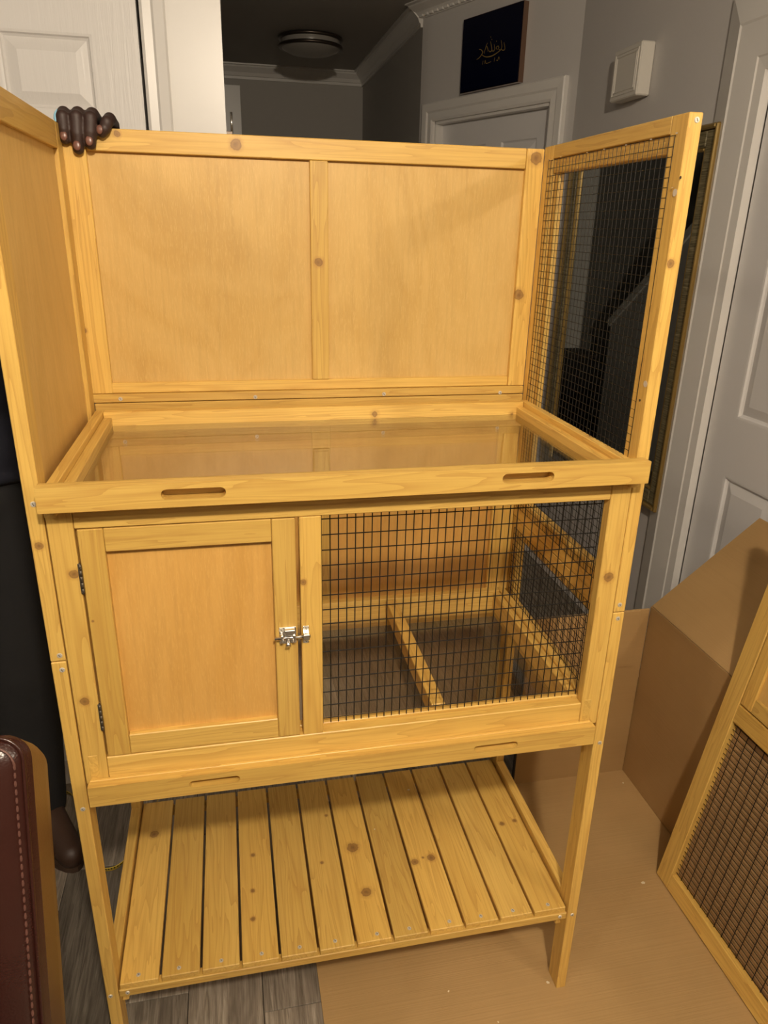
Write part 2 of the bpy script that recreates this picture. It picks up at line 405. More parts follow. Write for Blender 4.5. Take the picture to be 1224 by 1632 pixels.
# six panel door ------------------------------------------------------------
def frustum(bm, O, U, V, N, u0, u1, v0, v1, h, ins):
    P = lambda u, v, n: O+U*u+V*v+N*n
    a = [bm.verts.new(P(*q, 0)) for q in ((u0, v0), (u1, v0), (u1, v1), (u0, v1))]
    b = [bm.verts.new(P(*q, h)) for q in ((u0+ins, v0+ins), (u1-ins, v0+ins), (u1-ins, v1-ins), (u0+ins, v1-ins))]
    bm.faces.new(b)
    for i in range(4): bm.faces.new((a[i], a[(i+1) % 4], b[(i+1) % 4], b[i]))
def six_panel(name, O, U, N, width, height, mat, rails, parent=None, hinge=None):
    """O: bottom corner of the face; U across, N out of the face; rails = list of (z0,z1) panel rows"""
    O, U, N = Vector(O), Vector(U), Vector(N); V = Vector((0, 0, 1)); st = .112; mid = .10; pwid = (width-2*st-mid)/2
    bm = bmesh.new()
    def bx(u0, u1, v0, v1, n0, n1, bev=0.0):
        tmp = bmesh.new(); bm_box(tmp, u0, u1, v0, v1, n0, n1, bev)
        vm = {v: bm.verts.new(U*v.co.x+V*v.co.y+N*v.co.z) for v in tmp.verts}
        for f in tmp.faces: bm.faces.new([vm[v] for v in f.verts])
        tmp.free()
    bx(0, width, 0, height, -.035, -.010)
    bx(0, st, 0, height, -.012, 0); bx(width-st, width, 0, height, -.012, 0)
    zs = [0]+[z for r in rails for z in r]+[height]
    for i in range(0, len(zs), 2): bx(st, width-st, zs[i], zs[i+1], -.012, 0)
    for z0, z1 in rails: bx(st+pwid, st+pwid+mid, z0, z1, -.012, 0)
    d = link(name, to_mesh(bm, name), mat, parent, O)
    for z0, z1 in rails:
        for u0 in (st, st+pwid+mid):
            b2 = bmesh.new()
            # moulding slopes in, flat field, then raised panel
            P = lambda u, v, n: U*u+V*v+N*n
            prof = [(0, 0), (.006, -.001), (.009, -.006), (.014, -.009), (.040, -.002), (.042, -.0015)]
            prev = None
            for ins, n in prof:
                rg = [b2.verts.new(P(u0+a*ins+(pwid if a < 0 else 0), (z0 if b > 0 else z1)+b*ins, n)) for a, b in ((1, 1), (-1, 1), (-1, -1), (1, -1))]
                if prev:
                    for i in range(4): b2.faces.new((prev[i], prev[(i+1) % 4], rg[(i+1) % 4], rg[i]))
                prev = rg
            b2.faces.new(prev)
            link('panel', to_mesh(b2, 'panel'), mat, d, O)
    return d
ROWS = [(.235, .821), (.996, 1.62), (1.745, 1.920)]
dl = tag(six_panel('door_1', (DL0, YL-.0, 0.012), (1, 0, 0), (0, -1, 0), DL1-DL0, 2.015, DOORW, ROWS), kind='structure')
dr = tag(six_panel('door_2', (XR-.0, DR1, 0.012), (0, -1, 0), (-1, 0, 0), DR1-DR0, 2.015, DOORS, ROWS), kind='structure')
def casing(name, O, U, N, u0, u1, top, w, mat, th=.018, prof=None):
    """moulded architrave round an opening u0..u1, 0..top"""
    O, U, N = Vector(O), Vector(U), Vector(N); V = Vector((0, 0, 1)); bm = bmesh.new()
    prof = prof or [(0, 0), (0, th*.55), (w*.12, th*.8), (w*.45, th*.72), (w*.55, th), (w*.93, th*1.1), (w, th*.9), (w, 0)]   # from opening outward
    rings = []
    for ins, n in prof:
        rings.append([bm.verts.new(U*(u0-ins)+N*n), bm.verts.new(U*(u0-ins)+V*(top+ins)+N*n), bm.verts.new(U*(u1+ins)+V*(top+ins)+N*n), bm.verts.new(U*(u1+ins)+N*n)])
    for a, b in zip(rings, rings[1:]):
        for i in range(3): bm.faces.new((a[i], a[i+1], b[i+1], b[i]))
    return tag(link(name, to_mesh(bm, name), mat, None, O), kind='structure')
casing('trim_1', (0, YL, 0), (1, 0, 0), (0, -1, 0), DL0-.008, DL1+.008, 2.035, .062, TRIM)
# right casing is wide: stop, inner band, outer band
casing('trim_2', (XR, DR1, 0), (0, -1, 0), (-1, 0, 0), -.006, DR1-DR0+.006, 1.905, .205, TRIM, .03, [(0, 0), (0, .026), (.03, .028), (.034, .031), (.118, .033), (.124, .036), (.130, .034), (.205, .012), (.205, 0)])

# angled wall with the picture
ang = math.radians(-22); AD = Vector((math.sin(ang), math.cos(ang), 0)); AN = Vector((-AD.y, AD.x, 0))   # AN points to the room
if AN.x > 0: AN = -AN
AO = Vector((XR, YC, 0)); ALEN = 1.10
def on_a(px, py, off=0): return at_plane(px, py, AO+AN*off, AN)
def ua(p): return (p-AO).dot(AD)
uTL, uTR = ua(on_a(678, 163)), ua(on_a(907, 123)); aTop = on_a(800, 142).z
def slab_poly(name, u0, u1, z0, z1, n0, n1, mat, parent=None):
    bm = bmesh.new(); c = AO+AD*((u0+u1)/2)+Vector((0, 0, (z0+z1)/2))
    vs = [bm.verts.new(AO+AD*u+AN*n+Vector((0, 0, z))-c) for u, n, z in ((u0, n0, z0), (u1, n0, z0), (u1, n1, z0), (u0, n1, z0), (u0, n0, z1), (u1, n0, z1), (u1, n1, z1), (u0, n1, z1))]
    for q in ((0, 3, 2, 1), (4, 5, 6, 7), (0, 1, 5, 4), (1, 2, 6, 5), (2, 3, 7, 6), (3, 0, 4, 7)): bm.faces.new([vs[i] for i in q])
    return link(name, to_mesh(bm, name), mat, parent, c)
cw = .085; dA0, dA1 = uTR+cw, uTL-cw; dTop = aTop-cw
ALEN = ua(on_a(672, 100))
AEND = AO+AD*ALEN
def multi_slab(name, lst, mat):
    bm = bmesh.new()
    for u0, u1, z0, z1, n0, n1 in lst:
        vs = [bm.verts.new(AD*u+AN*n+Vector((0, 0, z))) for u, n, z in ((u0, n0, z0), (u1, n0, z0), (u1, n1, z0), (u0, n1, z0), (u0, n0, z1), (u1, n0, z1), (u1, n1, z1), (u0, n1, z1))]
        for q in ((0, 3, 2, 1), (4, 5, 6, 7), (0, 1, 5, 4), (1, 2, 6, 5), (2, 3, 7, 6), (3, 0, 4, 7)): bm.faces.new([vs[i] for i in q])
    return link(name, to_mesh(bm, name), mat, None, AO)
tag(multi_slab('wall_angled', [(0, dA0, 0, ZC, -.1, 0), (dA1, ALEN, 0, ZC, -.1, 0), (dA0, dA1, dTop, ZC, -.1, 0)], WALL), kind='structure')
casing('trim_4', AO, AD, AN, dA0, dA1, dTop, cw, TRIM, .022)
d3 = tag(six_panel('door_3', AO+AD*dA1-AN*.045+Vector((0, 0, .01)), -AD, AN, dA1-dA0, dTop-.015, DOORS, [(.235, .821), (.996, 1.62), (1.745, dTop-.125)]), kind='structure')
tag(multi_slab('trim_5', [(dA0-.0, dA0+.012, 0, dTop, -.09, 0), (dA1-.012, dA1, 0, dTop, -.09, 0), (dA0, dA1, dTop-.012, dTop, -.09, 0)], TRIM), kind='structure')
XH = AEND.x
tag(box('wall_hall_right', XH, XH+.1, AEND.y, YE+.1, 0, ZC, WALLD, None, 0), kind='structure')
# stair side wall, sloping, seen in the mirror
sl = .765; zt = lambda y: .87+sl*(4.12-y)
pl = [(YL+.12, 0), (4.12, 0), (4.12, .87), (4.12-(ZC-.87)/sl, ZC), (YL+.12, ZC)]
tag(poly_prism('wall_stair_side', [pl], ((.30, 0, 0), (0, 1, 0), (0, 0, 1), (-1, 0, 0)), .10, WALL, None), kind='structure')
tag(poly_prism('trim_6', [[(4.12, .87), (4.16, .90), (4.16-(ZC-.90)/sl, ZC), (4.12-(ZC-.87)/sl, ZC)]], ((.315, 0, 0), (0, 1, 0), (0, 0, 1), (-1, 0, 0)), .13, TRIM, None), kind='structure')
for i in range(9):
    tag(box('stair_step', -.84, .195, 4.10-(i+1)*.25, 4.10-i*.25, .0, (i+1)*.19, STAIRB, None, .004), kind='structure')
# crowns
def crown(name, P0, P1, N, zb, depth, h, mat, dentil=False):
    P0, P1, N = Vector(P0), Vector(P1), Vector(N); D = (P1-P0); L = D.length; D.normalize(); bm = bmesh.new()
    prof = [(0, 0), (.012, 0), (.012, h*.18), (depth*.25, h*.22), (depth*.35, h*.45), (depth*.75, h*.78), (depth*.8, h*.88), (depth, h*.90), (depth, h), (0, h)]
    a = [bm.verts.new(N*n+Vector((0, 0, z))) for n, z in prof]; b = [bm.verts.new(D*L+N*n+Vector((0, 0, z))) for n, z in prof]
    for i in range(len(prof)): j = (i+1) % len(prof); bm.faces.new((a[i], a[j], b[j], b[i]))
    bm.faces.new(a[::-1]); bm.faces.new(b)
    if dentil:
        s = .022; n = int(L/(s*1.8))
        for i in range(n):
            q = D*(i*s*1.8+.004)
            vs = [bm.verts.new(q+D*x_+N*n_+Vector((0, 0, z_))) for x_, n_, z_ in ((0, .012, .002), (s, .012, .002), (s, .03, .002), (0, .03, .002), (0, .012, h*.24), (s, .012, h*.24), (s, .03, h*.24), (0, .03, h*.24))]
            for f in ((0, 3, 2, 1), (4, 5, 6, 7), (0, 1, 5, 4), (1, 2, 6, 5), (2, 3, 7, 6), (3, 0, 4, 7)): bm.faces.new([vs[i_] for i_ in f])
    return tag(link(name, to_mesh(bm, name), mat, None, P0+Vector((0, 0, zb))), kind='structure')
zd = on_a(672, 31).z
crown('trim_7', AO, AEND+AD*.02, AN, zd-.0, .10, ZC-zd if ZC-zd > .04 else .07, TRIM, True)
crown('trim_8', (XH, AEND.y, 0), (XH, YE, 0), (-1, 0, 0), ZC-.085, .075, .085, TRIM)
crown('trim_9', (.30, YE, 0), (XH, YE, 0), (0, -1, 0), ZC-.085, .075, .085, TRIM)
crown('trim_10', (XR, .0, 0), (XR, YC, 0), (-1, 0, 0), zd, .10, .07, TRIM, True)
# dark door leaf at the end of the hallway, left
hd = tag(box('door_4', .31, .442, 4.55, 4.59, 0.005, 2.36, TRIM, None, .002), kind='structure')
hp = at_y(369, 203, 1.50)
hh = empty('door_pull', (hp.x, 1.46, 1.70), 'small metal pull on the edge of the dark hallway wall', 'handle')
tube('grip', [(hp.x, 1.46, hp.z-.02), (hp.x, 1.46, hp.z+.035)], .0035, STEEL, hh, 8)
box('backplate', .3, hp.x+.002, 1.456, 1.464, hp.z-.03, hp.z-.015, BRONZE, hh)
# baseboards
tag(box('baseboard_right', XR-.014, XR, 1.17, YC, 0, .10, TRIM, None, .002), kind='structure')
tag(box('baseboard_left', -2.5, DL0-.08, YL-.014, YL, 0, .10, TRIM, None, .002), kind='structure')

# ------------------------------------------------------------------ hutch
W, DB, H, ZJ = .900, .467, 1.645, .905
hu = empty('animal_hutch', (.45, .24, 0), 'tall yellow pine hutch with open top, wire front and slatted lower shelf', 'hutch')
T = .0205
# --- left side frame
ls = box('side_panel', .007, .013, .036, .425, .95, 1.607, PLY, hu, 0); ls['label'] = 'solid plywood side panel'
box('post', 0, T, 0, .040, ZJ, H, WZ, ls); box('post', 0, T, .424, .466, ZJ, H, WZ, ls)
box('rail', 0, T, .040, .424, 1.605, H, WY, ls); box('rail', 0, T, .040, .424, ZJ, .950, WY, ls)
ll = box('lower_side_panel', .007, .013, .036, .425, .70, .865, PLY, hu, 0)
box('leg', 0, T, 0, .040, 0, ZJ-.0016, WZ, hu); box('leg', 0, T, .424, .466, 0, ZJ-.0016, WZ, hu)
box('rail', 0, T, .040, .424, .862, ZJ-.0016, WY, ll); box('rail', 0, T, .040, .424, .66, .702, WY, ll)
# --- right side frame with wire
rs = boxes('side_frame', [(W-T, W, 0, .040, ZJ, H)], WZ, hu); rs['label'] = 'side frame filled with black wire mesh'
box('post', W-T, W, .424, .466, ZJ, H, WZ, rs)
box('rail', W-T+.003, W, .040, .424, 1.598, 1.622, WY, rs); box('rail', W-T, W, .040, .424, 1.6222, H, WY, rs)
box('rail', W-T, W, .040, .424, ZJ, .950, WY, rs)
box('leg', W-T, W, 0, .040, .0046, ZJ-.0016, WZ, hu); box('leg', W-T, W, .424, .466, .0046, ZJ-.0016, WZ, hu)
lrs = box('lower_side_rail', W-T, W, .040, .424, .866, ZJ-.0016, WY, hu); box('rail', W-T, W, .040, .424, .66, .702, WY, lrs)
box('mesh_batten', W-T+.006, W-.003, .040, .050, .95, 1.598, WZ, rs); box('mesh_batten', W-T+.006, W-.003, .404, .424, .95, 1.598, WZ, rs)
wire_grid('wire_mesh', (W-T-.001, .026, .930), (0, 1, 0), (0, 0, 1), 33, 54, .415, .690, .0005, rs)
wire_grid('wire_mesh', (W-T-.001, .026, .690), (0, 1, 0), (0, 0, 1), 33, 15, .415, .190, .00062, lrs)
for q in ((1076, 307), (1029, 612), (1085, 283), (1020, 638)):
    p = at_x(q[0], q[1], W-T); r = .005 if q[1] in (307, 612) else .002
    b = bmesh.new(); bmesh.ops.create_cone(b, cap_ends=True, segments=14, radius1=r, radius2=r*.9, depth=.0008)
    bmesh.ops.rotate(b, verts=b.verts[:], cent=(0, 0, 0), matrix=Matrix.Rotation(PI/2, 3, 'Y'))
    link('peg_hole', to_mesh(b, 'peg_hole'), HOLE if r > .003 else DSTEEL, rs, (W-T-.0003, p.y, p.z))
for q in ((875, 255), (894, 250), (936, 243), (963, 238), (998, 231), (1038, 222), (1079, 212), (1072, 299)):
    p = at_x(q[0], q[1], W-T-.002)
    box('staple', p.x-.0006, p.x+.0006, p.y-.0025, p.y+.0025, p.z-.0007, p.z+.0007, STEEL, rs, 0)
# --- upper back panel
bp_ = box('back_panel', .050, .850, DB+.0095, DB+.0135, 1.195, 1.612, PLY, hu, 0)
box('rail', .0565, .844, DB, DB+.018, 1.607, H-.003, WX, bp_)
box('rail', .050, .844, DB+.002, DB+.018, 1.1935, 1.213, WX, bp_); box('rail', .0165, .8785, DB-.004, DB+.018, 1.177, 1.193, WX, bp_)
box('stile', .0165, .056, DB-.001, DB+.018, 1.1935, H-.003, WZ, bp_); box('stile', .8445, .8795, DB-.001, DB+.018, 1.1935, H-.003, WZ, bp_)
box('stile', .4335, .4665, DB, DB+.018, 1.2135, 1.6065, WZ, bp_)
for q in ((192, 636), (407, 633), (612, 628), (797, 626)):
    p = at_y(q[0], q[1], DB-.0045); screw(p, (0, -1, 0), bp_)
# --- lower back panel
lb = box('lower_back_panel', .020, .880, DB, DB+.006, .72, 1.150, PLYD, hu, 0)
box('rail', T+.001, W-T-.001, DB-.004, DB+.018, 1.1505, 1.1755, WX, lb); box('rail', T+.001, W-T-.001, DB-.006, DB+.016, .645, .7195, WX, lb)
box('stile', .828, .8785, DB-.012, DB-.0005, .72, 1.150, WZ, lb); box('stile', .43, .468, DB-.006, DB-.0005, .72, 1.150, WZ, lb)
# --- front panel
fp = boxes('front_frame', [(.0565, .8445, .0005, .020, 1.107, 1.1305)], WX, hu)
box('stile', .0225, .056, 0, .020, .682, 1.1305, WZ, fp); box('stile', .845, .8785, 0, .020, .682, 1.1305, WZ, fp)
box('stile', .359, .391, 0, .020, .7285, 1.1065, WZ, fp); box('rail', .0565, .8445, .0003, .020, .682, .728, WX, fp)
wire_grid('wire_mesh', (.3935, .0215, .717), (1, 0, 0), (0, 0, 1), 36, 17, .449, .402, .0009, fp, .0004)
# wire ends that stick out at the edges
# --- door
dd = box('door', .088, .322, .011, .015, .760, 1.075, PLYD, hu, 0); dd['label'] = 'hinged plywood door with pine frame'
box('stile', .0592, .0925, 0, .018, .7295, 1.1055, WZ, dd); box('stile', .3195, .3535, 0, .018, .7295, 1.1055, WZ, dd)
box('rail', .0928, .3192, .0006, .018, 1.0705, 1.1055, WX, dd); box('rail', .0928, .3192, .0006, .018, .7295, .7645, WX, dd)
for z0, z1 in ((1.010, 1.056), (.779, .826)):
    hg = boxes('hinge', [(.0545, .0578, -.0015, .004, z0, z1)], DSTEEL, dd, .0006)
    for i in range(5): tube('knuckle', [(.0578, -.002, z0+(z1-z0)*(i+.06)/5), (.0578, -.002, z0+(z1-z0)*(i+.94)/5)], .0019, DSTEEL, hg, 8)
lt = boxes('latch', [(.3255, .351, -.0016, 0, .902, .930)], STEEL, dd, .0004); lt['label'] = 'small chrome slide bolt'
tube('bolt', [(.318, -.0065, .9145), (.372, -.0065, .9145)], .0027, STEEL, lt, 10)
tube('knob', [(.338, -.006, .9135), (.338, -.010, .907), (.338, -.014, .904)], [.003, .0034, .0042], STEEL, lt, 10)
boxes('bolt_guide', [(.327, .331, -.0115, 0, .908, .921), (.345, .3495, -.0115, 0, .908, .921), (.333, .349, -.0095, -.0016, .9185, .9285)], STEEL, lt, .0008)
kp = boxes('bolt_keeper', [(.361, .3705, -.0016, 0, .900, .9295), (.361, .3705, -.0118, 0, .9105, .9195)], STEEL, fp, .0006)
for p in ((.3657, -.0018, .926), (.3657, -.0018, .904)): screw(p, (0, -1, 0), fp)
for p in ((.329, -.0018, .9255), (.3475, -.0018, .9055)): screw(p, (0, -1, 0), lt)
# --- trays
def tray(YF, x0, x1, zf0, zf1, yb, ztop, zglass, slots, step, deep=.014):
    yf = YF; zl = zglass-.012
    t = box('tray', x0+.017, x1-.017, yb-.018, yb, zl, ztop, WX, hu)
    box('side_board', x0+.0015, x0+.0165, yf+.0208, yb, zl, ztop, WY, t); box('side_board', x1-.0165, x1-.0015, yf+.0208, yb, zl, ztop, WY, t)
    box('side_ledge', x0+.0168, x0+.032, yf+.0412, yb-.0185, zl, ztop-step, WY, t); box('side_ledge', x1-.032, x1-.0168, yf+.0412, yb-.0185, zl, ztop-step, WY, t)
    f = poly_prism('front_board', [[(x0, zf0), (x1, zf0), (x1, zf1), (x0, zf1)]]+[stadium(*q) for q in slots], ((0, yf, 0), (1, 0, 0), (0, 0, 1), (0, 1, 0)), deep, WX, t, ((x0+x1)/2, yf, (zf0+zf1)/2))
    box('front_board_back', x0+.001, x1-.001, yf+deep+.0002, yf+.0205, zf0, zf1, WX, f)
    box('clear_sheet', x0+.0325, x1-.0325, yf+.0208, yb-.0185, zglass-.003, zglass, ACRYL, t, 0)
    return t
YF = -.034
def zfront(l, r): return (at_y(*l, YF).z+at_y(*r, YF).z)/2
def slot(l, r, zc, h): return (at_y(*l, YF).x, at_y(*r, YF).x, zc-h/2, zc+h/2)
za, zb = zfront((54.4, 779.5), (1037.6, 735.5)), zfront((58, 820), (1034.5, 770)); zm = (za+zb)/2+.001
ut = tray(YF, at_y(55, 790, YF).x, at_y(1037, 745, YF).x, zb, za, .443, 1.1675, 1.142, [slot((256, 788), (360, 778), zm, .0145), slot((801, 762), (884, 757), zm, .0145)], .010, .0200)
ut['label'] = 'upper pull-out tray with clear sheet'
YF = -.0212
zc_, zd_ = zfront((139.5, 1260), (949.5, 1155.8)), zfront((144.3, 1292), (948.4, 1181.3)); zm = (zc_+zd_)/2+.002
lt2 = tray(YF, at_y(139.5, 1260, YF).x, at_y(949.5, 1156, YF).x, zd_, zc_, .440, .735, .690, [slot((302, 1256), (383, 1245), zm, .0125), slot((755, 1193), (825, 1185), zm, .0125)], .004)
lt2['label'] = 'lower pull-out tray with clear sheet'
box('front_lip', .055, .845, .0205, .036, .682, .732, WX, lt2); box('divider', .583, .607, .0365, .4212, .700, .733, WY, lt2)
# --- lower shelf
sh = boxes('shelf', [(T+.001, W-T-.001, .001, .020, .205, .2215), (T+.001, W-T-.001, .430, .449, .205, .2215)], WX, hu, .0012)
n = 12; pit = (W-2*T-.002)/n
for i in range(n):
    x0 = T+.001+i*pit; jy = random.uniform(0, .003)
    s = box('slat', x0+.0025, x0+pit-.0025, .0015+jy, .449, .2217, .2345, WY, sh)
    xm = x0+pit*(.5+random.uniform(-.06, .12)); screw((xm, .016, .2348), (0, 0, 1), sh)
screw((.036, .0004, .214), (0, -1, 0), sh); screw((W-.036, .0004, .214), (0, -1, 0), sh)
box('side_rail', .0005, T, .0405, .4235, .2050, .2480, WY, sh); box('side_rail', W-T, W-.0005, .0405, .4235, .2050, .2480, WY, sh)
box('corner_block', T+.0005, T+.012, .0205, .040, .17, .2045, WZ, sh); box('corner_block', W-T-.012, W-T-.0005, .0205, .040, .17, .2045, WZ, sh)
for q in ((95, 1045), (99, 1068), (132, 1290), (176, 1588), (53, 804), (1111, 191), (988, 964), (985, 986), (956, 1184), (912, 1458)):
    p = at_y(q[0], q[1], -.0004); screw(p, (0, -1, 0), hu)

# ------------------------------------------------------------------ leaning mesh panel on the right
P0 = at_z(1045, 1395, 0)+Vector((0, 0, .0083))
la = math.radians(9.0)
lean = empty('hutch_front_panel', P0, 'spare pine panel with black wire mesh and plywood door leaning on cardboard', 'panel')
lean.rotation_euler = (0, la, 0)      # local x: thickness away from camera side, local -y along the floor, local z up the panel
WLOC[lean] = Vector((0, 0, 0))
LW, LH = .82, .98
def lbox(name, a0, a1, s0, s1, n0, n1, mat, parent=lean, bevel=.0015):
    return box(name, n0, n1, -a1, -a0, s0, s1, mat, parent, bevel)
lbox('stile', 0, .046, 0, LH, 0, .020, WZ); lbox('stile', LW-.046, LW, 0, LH, 0, .020, WZ)
lbox('rail', .0465, LW-.0465, .0, .044, 0, .020, WY); lbox('rail', .0465, LW-.0465, .488, .532, 0, .020, WY); lbox('rail', .0465, LW-.0465, LH-.044, LH, 0, .020, WY)
ld = lbox('door', .080, .36, .565, LH-.075, .006, .010, PLY)
lbox('stile', .049, .082, .536, LH-.047, 0, .018, WZ, ld); lbox('stile', .358, .392, .536, LH-.047, 0, .018, WZ, ld)
lbox('rail', .0823, .3577, .536, .570, .0004, .018, WY, ld); lbox('rail', .0823, .3577, LH-.080, LH-.047, .0004, .018, WY, ld)
lbox('plywood_infill', .393, LW-.044, .532, LH-.044, .006, .010, PLY)
wire_grid('wire_mesh', (.0125, -.040, .036), (0, -1, 0), (0, 0, 1), 30, 36, .74, .456, .0009, lean, .0004)

# ------------------------------------------------------------------ cardboard box, opened
c0 = Vector((1.363, .597, 0)); zf = .553
cb = box('cardboard_box', .389, 1.3595, -.75, .594, .0008, .0045, CARD, None, 0)
tag(cb, 'large opened brown cardboard box lying under the hutch with sides standing up', 'box')
bw = box('back_side', 1.014, 1.3595, .594, .599, .0008, .548, CARDV, cb, .001)
box('folded_flap', 1.016, 1.330, .5895, .5935, .372, .5475, CARDV, bw, .001)
box('black_edge', 1.009, 1.0135, .592, .601, .001, .30, BLACKEDGE, bw, 0)
bm = bmesh.new()
def sheet(bm, a, b, c, d, th):
    a, b, c, d = map(Vector, (a, b, c, d)); n = (b-a).cross(d-a).normalized()*th
    vs = [bm.verts.new(q) for q in (a, b, c, d, a+n, b+n, c+n, d+n)]
    for q in ((0, 3, 2, 1), (4, 5, 6, 7), (0, 1, 5, 4), (1, 2, 6, 5), (2, 3, 7, 6), (3, 0, 4, 7)): bm.faces.new([vs[i] for i in q])
O_ = Vector((1.362, .2, 0))
sheet(bm, Vector((1.361, .598, .0008))-O_, Vector((1.361, -.75, .0008))-O_, Vector((1.363, -.75, zf))-O_, Vector((1.363, .598, zf))-O_, -.004)
link('right_side', to_mesh(bm, 'right_side'), CARDV, cb, O_)
f1 = at_y(1210, 825, .597)
bm = bmesh.new()
sheet(bm, Vector((1.3645, .595, zf+.003))-O_, Vector((1.3645, -.75, zf+.003))-O_, Vector((f1.x, -.75, f1.z))-O_, Vector((f1.x, .595, f1.z))-O_, -.004)
link('top_flap', to_mesh(bm, 'top_flap'), CARDV, cb, O_)
bk = empty('streaked_board', (1.30, .1, 0), 'streaky brown board standing behind the wire of the leaning panel', 'board')
bk.location = (P0.x+.022, P0.y, .0055); bk.rotation_euler = (0, la, 0); WLOC[bk] = Vector((0, 0, 0))
box('board', 0, .004, -.80, -.004, 0.001, .47, CARDS, bk, .0005)

# wood flakes
flakes = [((1025, 1407), .0046, 1.25, 'largest pale wood flake on the cardboard beside the leaning panel corner', None),
          ((993, 1248), .0046, .7, 'pale wood flake at the corner fold of the cardboard box', None),
          ((873, 1566), .0046, .9, 'pale wood flake on the cardboard beside the foot of the hutch leg', None),
          ((715, 1580), .0046, .55, 'tiny pale wood flake on the cardboard in front of the slatted shelf', 'wood flakes in front of the shelf'),
          ((794, 1629), .0046, .5, 'tiny pale wood flake on the cardboard in front of the slatted shelf', 'wood flakes in front of the shelf'),
          ((651, 1259), .2347, .8, 'pale wood flake in the shade at the rear of the slatted shelf', None),
          ((597, 1322), .2347, .45, 'speck of pale wood at the shadow edge on the slatted shelf', None)]
for i, ((a, b), z_, s, lab, grp) in enumerate(flakes):
    p = at_z(a, b, z_); bm = bmesh.new()
    pts = [(.004, 0, 0), (.001, .003, .0), (-.004, .001, 0), (-.003, -.002, 0), (.002, -.003, 0)]
    f = bm.faces.new([bm.verts.new(q) for q in pts]); ex = bmesh.ops.extrude_face_region(bm, geom=[f])
    bmesh.ops.translate(bm, verts=[v for v in ex['geom'] if isinstance(v, bmesh.types.BMVert)], vec=(0, 0, .0012))
    bmesh.ops.scale(bm, vec=(s, s, 1), verts=bm.verts[:])
    o = link('wood_flake', to_mesh(bm, 'wood_flake'), CHIP, None, p); o.rotation_euler.z = i*1.3
    tag(o, lab, 'wood chip', grp)

# ------------------------------------------------------------------ mirror
mx = 1.672
mr = empty('wall_mirror', (XR-.014, 1.63, .60), 'tall mirror in ribbed gold and bronze frame hanging behind the hutch', 'mirror')
MY0, MY1, MZ0, MZ1 = 1.100, 2.055, .615, 1.80
box('glass', XR-.016, XR-.010, MY0+.05, MY1-.05, MZ0+.05, MZ1-.05, MIRROR, mr, 0)
def frame(name, y0, y1, z0, z1, wd, x0, x1, mat, bev):
    boxes(name, [(x0, x1, y0, y0+wd, z0, z1)], mat, mr, bev); boxes(name, [(x0, x1, y1-wd, y1, z0, z1)], mat, mr, bev)
    boxes(name, [(x0, x1, y0+wd, y1-wd, z1-wd, z1)], mat, mr, bev); boxes(name, [(x0, x1, y0+wd, y1-wd, z0, z0+wd)], mat, mr, bev)
frame('gold_edge', MY0, MY1, MZ0, MZ1, .014, XR-.040, XR-.001, GOLD, .004)
frame('ribbed_moulding', MY0+.014, MY1-.014, MZ0+.014, MZ1-.014, .046, XR-.030, XR-.001, GREENG, .004)
frame('inner_gold_bead', MY0+.060, MY1-.060, MZ0+.060, MZ1-.060, .010, XR-.026, XR-.010, GOLD, .003)

# ------------------------------------------------------------------ door chime box
ch = empty('door_chime', (XR, 1.77, 2.03), 'cream square door chime box with framed face on the grey wall', 'door chime')
cA, cB = at_x(972, 161, XR-.05), at_x(1014, 151, XR-.05); cT = at_x(1019, 66, XR-.05)
y0c, y1c, z0c, z1c = cB.y, cA.y, cB.z, cT.z
box('cover', XR-.052, XR-.002, y0c, y1c, z0c, z1c, PLASTIC, ch, .004)
for i, ins in enumerate((.014, .024)):
    q = .003
    boxes('bead', [(XR-.0545, XR-.051, y0c+ins, y1c-ins, z1c-ins-q, z1c-ins), (XR-.0545, XR-.051, y0c+ins, y1c-ins, z0c+ins, z0c+ins+q), (XR-.0545, XR-.051, y0c+ins, y0c+ins+q, z0c+ins, z1c-ins), (XR-.0545, XR-.051, y1c-ins-q, y1c-ins, z0c+ins, z1c-ins)], PLASTIC, ch, .001)

# ------------------------------------------------------------------ picture with gold calligraphy
th = .032
cor = [on_a(720+a/8.743, b/8.743, th) for a, b in ((148, 300), (975, 8), (935, 1110), (130, 1305))]   # TL TR BR BL
uL = (ua(cor[0])+ua(cor[3]))/2; uR = (ua(cor[1])+ua(cor[2]))/2; zT = (cor[0].z+cor[1].z)/2; zB = (cor[2].z+cor[3].z)/2
pc = empty('wall_picture', AO+AD*uL+Vector((0, 0, zB)), 'dark navy glass picture with gold script above the angled door', 'picture')
def pslab(name, u0, u1, z0, z1, n0, n1, mat, parent=pc): return slab_poly(name, u0, u1, z0, z1, n0, n1, mat, parent)
pslab('mirrored_edge', min(uL, uR)-.003, max(uL, uR)+.003, zB-.003, zT+.003, .001, th-.003, EDGE)
pslab('navy_face', min(uL, uR), max(uL, uR), zB, zT, th-.003, th, NAVYGL)
